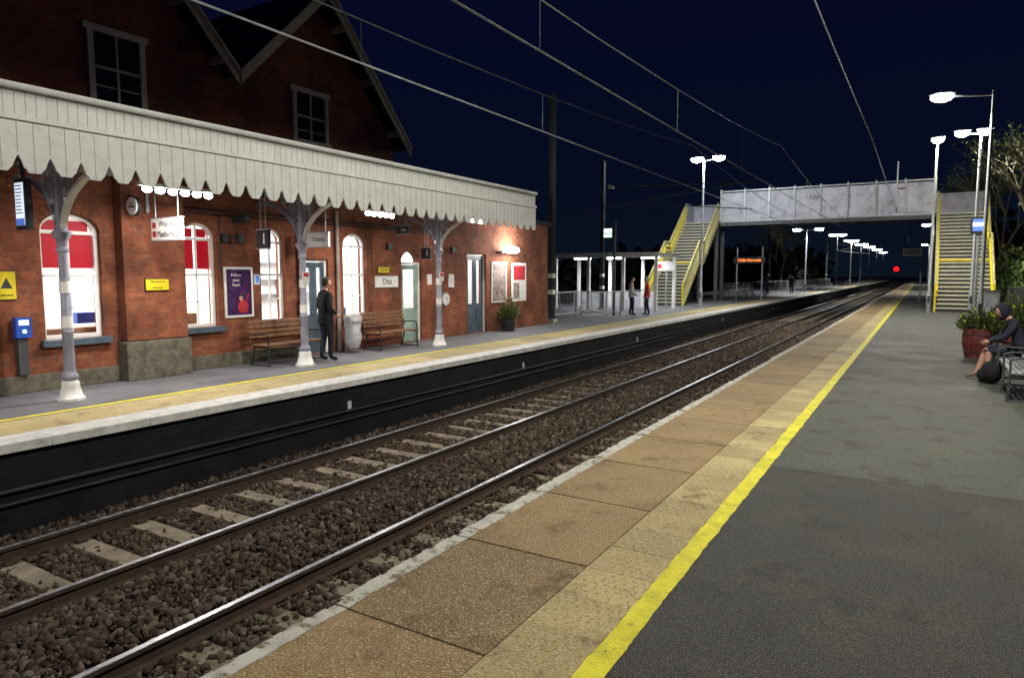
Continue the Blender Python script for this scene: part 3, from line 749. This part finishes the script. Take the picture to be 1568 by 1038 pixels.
def stairs(x0,x1,y0,name):
    b=MB(); n=13; tr=(BY0-y0-1.0)/(2*n-1); rz=ZD/(2*n); y=y0; z=0
    for fl in range(2):
        for i in range(n):
            z+=rz
            d=tr+.02 if not(i==n-1) else (1.0 if fl==0 else .1)
            b.box(x0+.05,x1-.05,y+.02,y+.04,z-rz,z-.05,'steeldk'); b.box(x0+.05,x1-.05,y-.02,y+d,z-.05,z,'concrete'); b.box(x0+.06,x1-.06,y-.028,y+.06,z-.06,z+.006,'stairlit')
            y+=tr if i<n-1 else (1.0 if fl==0 else 0)
    ym=y0+tr*(n-1); zm=ZD/2
    for x in(x0,x1):
        segs=[((y0-.15,0.05),(ym,zm)),((ym,zm),(ym+1.0,zm)),((ym+1.0,zm),(BY0,ZD))]
        for (ya,za),(yb,zb) in segs:
            b.hexa([(x+dx,yy,zz+t) for t in(-.22,.16) for yy,zz in((ya,za),(yb,zb)) for dx in(-.03,.03)],'stairpaint')
            L=yb-ya; m=max(2,int(L/1.0)+1)
            for k_ in range(m+1):
                q=k_/m; yy=ya+L*q; zz=za+(zb-za)*q; b.box(x-.035,x+.035,yy-.035,yy+.035,zz+.1,zz+1.28,'stairpaint')
            m=int(L/.11)
            for k_ in range(m):
                q=(k_+.5)/m; yy=ya+L*q; zz=za+(zb-za)*q; b.box(x-.014,x+.014,yy-.014,yy+.014,zz+.14,zz+1.18,'stairpaint')
            for hz,r_,kk in((1.3,.06,'stairpaint'),(1.0,.045,'yellowrail'),(.72,.035,'yellowrail')):
                sx=0 if kk=='stairpaint' else (.07 if x==x0 else -.07)
                b.cyl((x+sx,ya,za+hz),(x+sx,yb,zb+hz),r_,kk,n=8)
        b.box(x-.045,x+.045,y0-.25,y0-.16,0,1.4,'yellowrail')
    b.box(x0+.03,x1-.03,ym-.05,ym-.03,zm-.14,zm-.04,'yellowrail')
    b.box(x0+.03,x1-.03,BY0-.17,BY0-.15,ZD-.12,ZD-.06,'yellowrail')
    for x in(x0+.1,x1-.1): b.box(x-.09,x+.09,ym+.4,ym+.58,0,zm-.2,'steeldk')
    b.obj(name,fb)
stairs(-14.7,-12.4,41.0,'staircase_left'); stairs(.6,3.05,41.0,'staircase_right')

# ---------------------------------------------------------------- shelter & railings
sh=empty('waiting_shelter')
b=MB(); b.box(-18,-11.6,34,37.5,2.85,3.0,'steel'); b.box(-18,-11.6,33.95,34.0,2.78,3.04,'whiteclean')
for x in(-17.6,-15.6,-13.6,-11.8):
    for yy in(34.2,37.2): b.box(x-.08,x+.08,yy-.08,yy+.08,0,2.85,'whiteclean')
b.box(-18,-12.8,37.3,37.4,0,.9,'bridge')
for x in(-16.6,-14.6,-12.6): b.box(x-.5,x+.5,35.5,35.6,2.74,2.82,'tube')
b.obj('shelter_frame',sh); light('AREA',(-14.6,35.5,2.7),220,sh,(.95,.98,1),4.5,.6)
rl=empty('platform_railings'); b=MB()
def railing(p0,p1,h=1.1,step=.14,k='steel'):
    p0=Vector(p0);p1=Vector(p1); L=(p1-p0).length
    for z in(h,.15): b.cyl(p0+Vector((0,0,z)),p1+Vector((0,0,z)),.025,k,n=6)
    m=int(L/step)
    for i in range(m+1):
        p=p0+(p1-p0)*(i/m); b.cyl(p+Vector((0,0,0 if i%12==0 else .15)),p+Vector((0,0,h+.05 if i%12==0 else h)),.03 if i%12==0 else .01,k,n=5,cap=False)
railing((-13.6,25,0),(-13.6,29,0)); railing((-13.6,29,0),(-12.2,29,0)); railing((-12.2,27,0),(-12.2,33.5,0)); railing((-12.6,51,0),(-12.6,120,0),1.2,.3); railing((3.6,30,0),(3.6,41,0),1.3,.2,'steeldk')
b.obj('railings',rl)
def bicycle(x,y,a):
    e=empty('parked_bicycle'); b=MB(); c,s=math.cos(a),math.sin(a)
    P=lambda u,z:(x+c*u,y+s*u,z)
    for u in(-.52,.52):
        pts=[P(u+.33*math.cos(t*.3927),.34+.33*math.sin(t*.3927)) for t in range(17)]; b.tube(pts,.02,'dark',5)
        for t in range(8): b.cyl(P(u,.34),P(u+.32*math.cos(t*.785),.34+.32*math.sin(t*.785)),.004,'steel',n=4)
    for p,q in(((-.52,.34),(-.1,.34)),((-.1,.34),(-.2,.85)),((-.52,.34),(-.17,.7)),((-.1,.34),(.33,.75)),((-.18,.75),(.33,.8)),((.52,.34),(.32,.95))): b.cyl(P(*p),P(*q),.018,'steel',n=6)
    b.cyl(P(-.3,.88),P(-.1,.88),.045,'dark'); h=P(.32,.97); b.cyl((h[0]-s*.28,h[1]+c*.28,.98),(h[0]+s*.28,h[1]-c*.28,.98),.015,'steel')
    b.obj('frame_and_wheels',e)
for i in range(6): bicycle(-12.0,52+i*.8,.25+.3*(i%3))
def tree(name,x,y,h,spread,leaves=0,seed=1,z0=-.1,depth=5,k='leafl',r0=.16):
    rnd=random.Random(seed); e=empty(name); b=MB(); tips=[]
    def br(p,d,l,r,dep):
        q=p+d*l; b.cyl(p,q,r,'bark',r*.68,n=6 if dep>2 else 4,cap=False)
        if dep==0: tips.append(q); return
        for i in range(3):
            nd=(d+Vector((rnd.uniform(-1,1),rnd.uniform(-1,1),rnd.uniform(-.25,.8)))*spread).normalized()
            br(q,nd,l*rnd.uniform(.62,.85),r*.62,dep-1)
        if dep<3: tips.append(q)
    br(Vector((x,y,z0)),Vector((rnd.uniform(-.1,.1),0,1)).normalized(),h*.28,r0,depth)
    b.obj('trunk_and_limbs',e)
    if leaves:
        b=MB()
        for t in tips:
            for i in range(leaves):
                p=t+Vector((rnd.gauss(0,1),rnd.gauss(0,1),rnd.gauss(0,1)))*.28
                d=Vector((rnd.gauss(0,1),rnd.gauss(0,1),rnd.gauss(0,1))).normalized(); s=d.cross(Vector((.3,.5,.9))).normalized()
                l=.1+.1*rnd.random(); b.add([p,p+d*l*.5+s*l*.3,p+d*l,p+d*l*.5-s*l*.3],[(0,1,2,3)],k if rnd.random()<.5 else 'leafd')
        b.obj('leaves',e)
tree('bare_tree',4.6,37,9.5,.62,2,3); tree('bare_tree',6.0,46,11.5,.6,3,5); tree('bare_tree',4.6,56,11.5,.65,4,8); tree('leafy_tree',3.9,66,11,.6,10,11)
tree('bare_tree',-15.5,92,8,.6,8,15); tree('leafy_tree',4.6,33,5.5,.7,14,21,k='leafd')
def hedge(name,x0,x1,y0,y1,h,n,sz,ka='leafd',kb='leafl'):
    b=MB()
    for i in range(n):
        x=x0+(x1-x0)*R(); y=y0+(y1-y0)*R(); z=R()*h*(.75+.3*math.sin(x*1.3+y*.7)*math.cos(y*.31+x))
        d=Vector((R()-.5,R()-.5,R()-.3)).normalized(); s=d.cross(Vector((R(),R(),R()))).normalized(); l=sz*(.6+R())
        p=Vector((x,y,z)); b.add([p,p+d*l*.5+s*l*.4,p+d*l,p+d*l*.5-s*l*.4],[(0,1,2,3)],ka if R()<.7 else kb)
    b.obj(name)
hedge('hedge',3.9,6.2,28,60,3.4,12000,.2)
hedge('distant_tree_row',-40,-17,95,160,6,8000,1.1,'leaffar','leaffar'); hedge('distant_tree_row',-60,-24,50,75,3.6,7000,.8,'leaffar','leaffar')
hedge('distant_tree_row',3,22,90,300,9,7000,1.3,'leaffar','leafd')
b=MB(); b.box(4.2,4.26,-8,60,0,1.6,'steeldk'); b.obj('boundary_fence')

# ---------------------------------------------------------------- overhead line equipment
ol=empty('overhead_line')
b=MB()
def wire(x,z,zs=0,r=.012,supports=(-20,24.3,72,120,168,250),k='wire'):
    for a,c in zip(supports[:-1],supports[1:]):
        pts=[(x,a+(c-a)*i/12,z-zs*4*(i/12)*(1-i/12)) for i in range(13)]
        b.tube(pts,r,k,5)
wire(-7.15,4.95,.0,.015,k='steel'); wire(-7.15,6.4,.9); wire(-4.2,4.65,.0,.014); wire(-4.2,6.1,.9,.011); wire(-1.55,6.1,.25,.013,k='steel')
for x,z,zm in((-7.15,4.95,6.4),(-4.2,4.65,6.1)):
    for a,c in zip((-20,24.3,72),(24.3,72,120)):
        for i in range(1,8):
            t=i/8; yy=a+(c-a)*t; b.cyl((x,yy,z),(x,yy,zm-.9*4*t*(1-t)),.004,'wire',n=4)
b.obj('contact_wires',ol)
def mast(name,x,y,h,arms,w=.10):
    e=empty(name); b=MB()
    b.box(x-w,x+w,y-w,y-w+.025,0,h,'steeldk'); b.box(x-w,x+w,y+w-.025,y+w,0,h,'steeldk'); b.box(x-.012,x+.012,y-w+.025,y+w-.025,0,h,'steeldk'); b.box(x-w*2,x+w*2,y-w*2,y+w*2,0,.12,'concrete')
    for z in(1.1,1.75): b.box(x-w-.01,x+w+.01,y-w-.01,y+w+.01,z,z+.18,'whiteclean')
    for tx,tz in arms:
        s=1 if tx>x else -1
        b.cyl((x,y,tz+1.6),(tx,y,tz+1.35),.03,'steeldk',n=6); b.cyl((x,y,tz+.5),(tx-s*.3,y,tz+1.38),.035,'steeldk',n=6); b.cyl((x+s*1.2,y,tz+.72),(tx,y,tz+.06),.025,'steeldk',n=6)
        for q in range(5): b.cyl((x+s*(.3+.07*q),y,tz+1.585-.01*q),(x+s*(.33+.07*q),y,tz+1.58-.01*q),.08,'wood',n=10)
    b.obj('mast_and_cantilever',e)
mast('overhead_line_mast',-12.7,24.3,8.9,[])
mast('overhead_line_mast',-14.9,34.4,7.9,[(-7.15,4.95)],.09)
mast('overhead_line_mast',-13.2,72,8.5,[(-7.15,4.95)]); mast('overhead_line_mast',1.2,72,8.5,[(-4.2,4.65)])
mast('overhead_line_mast',-13.2,120,8.5,[(-7.15,4.95)]); mast('overhead_line_mast',1.2,120,8.5,[(-4.2,4.65)])
e=empty('line_insulator'); b=MB(); b.cyl((-1.55,47.6,5.9),(-1.55,47.6,8.6),.05,'steel'); b.cyl((-1.55,47.6,7.0),(-1.1,47.6,7.0),.05,'wood'); b.cyl((-1.55,47.6,5.9),(-1.55,48.6,5.7),.04,'steel'); b.obj('bracket',e)

# ---------------------------------------------------------------- other platform furniture
e=empty('exit_sign_post'); b=MB(); b.cyl((-12.3,29.8,0),(-12.3,29.8,4.3),.07,'steeldk'); b.box(-12.85,-12.35,29.7,29.8,3.55,4.05,'dark'); b.box(-12.8,-12.4,29.694,29.699,3.8,4.0,'litpost'); b.box(-12.8,-12.4,29.694,29.699,3.6,3.76,'greenlit'); b.obj('post_and_box',e)
e=empty('departure_board'); b=MB(); b.box(-12.1,-9.9,52.45,52.6,2.7,3.15,'dark'); b.box(-11.3,-10.4,52.43,52.448,2.8,3.05,'dark')
for x in(-11.9,-10.1): b.cyl((x,52.6,0),(x,52.6,3.9),.06,'steel')
b.obj('board',e); text('13:06 Norwich',(-11.0,52.42,2.92),.28,'orange',e,'-Y')
e=empty('platform_info_screen'); b=MB(); b.cyl((1.95,35,0),(1.95,35,3.6),.06,'steel'); b.box(1.65,2.2,34.85,35.05,3.6,4.3,'dark'); b.box(1.72,2.13,34.84,34.849,3.7,4.2,'screenblue'); b.box(1.72,2.13,34.835,34.839,3.9,4.05,'litpost'); b.obj('post_and_screen',e)
e=empty('hanging_platform_sign'); b=MB(); b.box(-1.3,-.1,58,58.08,3.2,3.75,'gloss'); b.cyl((-.1,58.1,0),(-.1,58.1,3.9),.06,'steel'); b.box(-1.2,-.2,57.985,57.999,3.38,3.46,'dark'); b.box(-1.2,-.2,57.985,57.999,3.55,3.62,'dark'); b.obj('board',e)
e=empty('equipment_cabinet'); b=MB()
b.box(2.0,2.5,31,31.6,0,1.25,'steel'); b.box(1.98,2.52,30.98,31.62,1.251,1.3,'steeldk'); b.box(2.05,2.45,30.985,30.999,.1,1.15,'bridge'); b.obj('cabinet',e)
e=empty('railway_signal'); b=MB(); b.cyl((-8.6,300,-1),(-8.6,300,4.6),.12,'steeldk'); b.box(-8.95,-8.25,299.7,299.9,2.6,4.6,'dark'); b.ell((-8.6,299.6,3.9),(.9,.1,.9),'redlamp'); b.obj('signal_head',e)
e=empty('notice_post'); b=MB(); b.cyl((-12.0,36.5,0),(-12.0,36.5,2.4),.05,'steel'); b.box(-12.6,-11.5,36.4,36.46,2.1,2.6,'gloss'); b.box(-12.5,-12.25,36.39,36.399,2.2,2.45,'redcoat'); b.obj('board',e)

# ---------------------------------------------------------------- people
def skinmesh(name,joints,edges,radii,parent,segmat,xf,sub=2,root=0):
    me=bpy.data.meshes.new(name); names=list(joints); idx={n:i for i,n in enumerate(names)}
    me.from_pydata([joints[n] for n in names],[(idx[a],idx[c]) for a,c in edges],[])
    o=bpy.data.objects.new(name,me); COL.objects.link(o)
    sk=o.modifiers.new('s','SKIN'); sk.use_smooth_shade=True
    for i,n in enumerate(names):
        r=radii[n]; d=me.skin_vertices[0].data[i]; d.radius=r if hasattr(r,'__len__') else (r,r); d.use_root=(i==root)
    ss=o.modifiers.new('ss','SUBSURF'); ss.levels=sub; ss.render_levels=sub
    dg=bpy.context.evaluated_depsgraph_get(); ev=o.evaluated_get(dg); nm=bpy.data.meshes.new_from_object(ev)
    bpy.data.objects.remove(o)
    keys=[]
    for k in segmat.values():
        if k not in keys: keys.append(k)
    nm.materials.clear()
    for k in keys: nm.materials.append(M[k])
    segs=[(Vector(joints[a]),Vector(joints[c]),keys.index(segmat[(a,c)])) for a,c in edges]
    for p in nm.polygons:
        c=p.center; best=9; bi=0
        for a,d,k in segs:
            ab=d-a; t=max(0,min(1,(c-a).dot(ab)/ab.length_squared)); q=(c-(a+ab*t)).length
            if q<best: best=q; bi=k
        p.material_index=bi; p.use_smooth=True
    nm.transform(xf); o=bpy.data.objects.new(name,nm); COL.objects.link(o); o.parent=parent; return o
def human(name,loc,yaw,J,top,legs,shoe,hair,hood=False,shin=None,scale=1,skirt=None,fat=1):
    J=dict(J); look=J.pop('look',(0,1,0))
    e=empty(name); xf=Matrix.Translation(loc)@Matrix.Rotation(yaw,4,'Z')@Matrix.Scale(scale,4)
    shin=shin or legs
    E=[('pel','sp'),('sp','ch'),('ch','nk'),('nk','hd')]
    sm={('pel','sp'):top,('sp','ch'):top,('ch','nk'):top,('nk','hd'):'skin'}
    rad={'pel':(.155*fat,.12*fat),'sp':(.15*fat,.115*fat),'ch':(.17*fat,.125*fat),'nk':.062,'hd':.055}
    for s in 'LR':
        E+= [('ch','sh'+s),('sh'+s,'el'+s),('el'+s,'wr'+s),('pel','hp'+s),('hp'+s,'kn'+s),('kn'+s,'an'+s),('an'+s,'to'+s)]
        sm.update({('ch','sh'+s):top,('sh'+s,'el'+s):top,('el'+s,'wr'+s):top,('pel','hp'+s):legs,('hp'+s,'kn'+s):legs,('kn'+s,'an'+s):shin,('an'+s,'to'+s):shoe})
        rad.update({'sh'+s:.075,'el'+s:.055,'wr'+s:.038,'hp'+s:.105*fat,'kn'+s:.068,'an'+s:.05,'to'+s:(.045,.035)})
    skinmesh('body',J,E,rad,e,sm,xf)
    for s,sg in(('L',-1),('R',1)):
        w0=Vector(J['wr'+s]); d=(w0-Vector(J['el'+s])).normalized(); up=Vector((sg,0,0)); lat=d.cross(up).normalized(); nrm=lat.cross(d).normalized()
        H={'w':w0-d*.01,'p':w0+d*.05}; HE=[('w','p')]; HR={'w':.026,'p':(.036,.018)}
        for i,l in enumerate((.068,.078,.072,.055)):
            o_=lat*(.028-.0187*i); a='a%d'%i; H[a]=w0+d*.085+o_; H[a+'b']=H[a]+d*l*.55-nrm*.01; H[a+'c']=H[a+'b']+d*l*.42-nrm*.022
            HE+=[('p',a),(a,a+'b'),(a+'b',a+'c')]; HR.update({a:.0105,a+'b':.0088,a+'c':.0075})
        H['t']=w0+d*.035+lat*.036; H['tb']=H['t']+d*.032+lat*.018-nrm*.01; HE+=[('p','t'),('t','tb')]; HR.update({'t':.012,'tb':.009})
        skinmesh('hand_'+s,{k:tuple(v) for k,v in H.items()},HE,HR,e,{k:'skin' for k in HE},xf,1)
    b=MB(); hc=Vector(J['hd'])+(Vector(J['hd'])-Vector(J['nk'])).normalized()*.10; f=Vector(look).normalized()
    side=f.cross(Vector((0,0,1))).normalized(); up=side.cross(f); rot=Matrix((side,f,up)).transposed()
    bm=bmesh.new(); bmesh.ops.create_icosphere(bm,subdivisions=4,radius=1)
    vs=[]
    for v in bm.verts:
        c=v.co.copy(); q=Vector((c.x*.076,c.y*.096,c.z*.118))
        if c.z<0: q.x*=1+.28*c.z; q.y*=1+.12*c.z
        if c.y>.6:
            q.y-= .006*math.exp(-((c.z-.05)/.16)**2)*(1 if abs(c.x)>.15 else 0)
            g=math.exp(-(c.x/.14)**2-((c.z+.12)/.2)**2); q.y+=.022*g
            q.y+=.008*math.exp(-(c.x/.3)**2-((c.z+.82)/.15)**2)
        vs.append(hc+rot@q)
    b.add(vs,[[v.index for v in fc.verts] for fc in bm.faces],'skin'); 
    hf=[]
    for fc in bm.faces:
        c=fc.calc_center_median()
        if c.z>.45-.9*max(0,-c.y)-.35*(c.y<-.1) and not(c.y>.55 and c.z<.62):
            hf.append([v.index for v in fc.verts])
    sc=1.09 if not hood else 1.28
    if hood: hf=[[v.index for v in fc.verts] for fc in bm.faces if fc.calc_center_median().y<.45 or fc.calc_center_median().z>.75]
    b.add([hc+rot@Vector((v.co.x*.078*sc,v.co.y*.1*sc-.004,v.co.z*.122*sc)) for v in bm.verts],hf,hair if not hood else top)
    bm.free()
    for sx in(-1,1):
        b.ell(hc+rot@Vector((sx*.031,.083,.008)),(.013,.01,.009),'eye',8,6); b.ell(hc+rot@Vector((sx*.031,.091,.008)),(.006,.004,.006),'dark',6,4)
        if not hood: b.ell(hc+rot@Vector((sx*.078,-.005,-.005)),(.012,.02,.032),'skin',8,6)
        b.ell(hc+rot@Vector((sx*.031,.089,.03)),(.018,.006,.004),'hair',6,4)
    b.ell(hc+rot@Vector((0,.086,-.058)),(.024,.008,.007),'lip',8,5)
    b.v=[tuple(xf@Vector(v)) for v in b.v]; b.obj('head',e,smooth=True)
    if skirt:
        b=MB(); n=20; vs=[];fs=[]
        prof=[(1.12,.175,.13),(1.0,.185,.14),(.88,.20,.155),(skirt,.215,.165),(skirt+.005,.20,.15)]
        for z,rx,ry in prof:
            for i in range(n):
                t=2*math.pi*i/n; vs.append((rx*math.cos(t)*(1+.03*math.sin(5*t)),ry*math.sin(t),z))
        for j in range(len(prof)-1):
            for i in range(n): fs.append((j*n+i,j*n+(i+1)%n,(j+1)*n+(i+1)%n,(j+1)*n+i))
        b.add([xf@Vector(v) for v in vs],fs,top); b.obj('coat_skirt',e,smooth=True)
    return e
def standing(step=.0,arm=.05,look=(0,1,0),pock=False):
    J={'pel':(0,0,.96),'sp':(0,.0,1.14),'ch':(0,-.01,1.36),'nk':(0,-.005,1.51),'hd':(0,.012,1.565),'look':look}
    for s,g in(('L',-1),('R',1)):
        J['sh'+s]=(g*.175,-.01,1.42); J['el'+s]=(g*.245,-.05+arm*.2,1.14)
        J['wr'+s]=(g*.2,.14,1.0) if pock else (g*.25,.05+arm*g,.90)
        J['hp'+s]=(g*.095,0,.90); J['kn'+s]=(g*.10,.03+step*g*.5,.50); J['an'+s]=(g*.105,-.02+step*g,.085); J['to'+s]=(g*.12,.14+step*g,.035)
    return J
human('man_in_black_coat',(-11.2,10.75,0),math.radians(-15),standing(.05,.03,pock=True),'black','jeans','shoe','hair',skirt=.80,scale=1.03,fat=1.18)
human('person_in_red_coat',(-10.9,30.4,0),math.radians(110),standing(.08,.06),'redcoat','jeans','shoe','hairgrey',skirt=.85)
human('person_in_pale_coat',(-11.5,30.0,0),math.radians(-60),standing(.05,.03,pock=True),'whitecoat','jeans','shoe','hair',skirt=.86,fat=1.05)
human('distant_passenger',(-11.2,60,0),math.radians(20),standing(.1,.06),'navy','jeans','shoe','hair')
human('distant_passenger',(-11.0,72,0),math.radians(200),standing(.1,.06),'black','jeans','shoe','hair')
S={'pel':(0,-.06,.56),'sp':(0,-.05,.76),'ch':(0,.05,.98),'nk':(0,.14,1.12),'hd':(0,.18,1.165),'look':(-.25,1,-.35)}
for s,g in(('L',-1),('R',1)):
    S['sh'+s]=(g*.175,.06,1.03); S['el'+s]=(g*.24,.22,.78); S['wr'+s]=(g*.10,.42,.70)
    S['hp'+s]=(g*.10,-.01,.54); S['kn'+s]=(g*.13,.42,.55+.02*g); S['an'+s]=(g*.13,.40+.16*(g>0),.10); S['to'+s]=(g*.14,.56+.17*(g>0),.04)
human('seated_passenger',(1.50,14.9,0),math.radians(90),S,'navy','navy','khaki','hair',hood=True,shin='skin',fat=1.05)
e=empty('backpack'); b=MB(); b.ell((1.12,14.45,.2),(.17,.2,.2),'black',16,12); b.ell((1.0,14.45,.15),(.1,.14,.12),'black',12,8); b.torus((1.12,14.45,.38),.08,.014,'black','X',14); b.obj('bag',e,smooth=True)
bench('metal_bench',1.6,12.4,15.4,face=-1,k='steel',fr='steeldk')
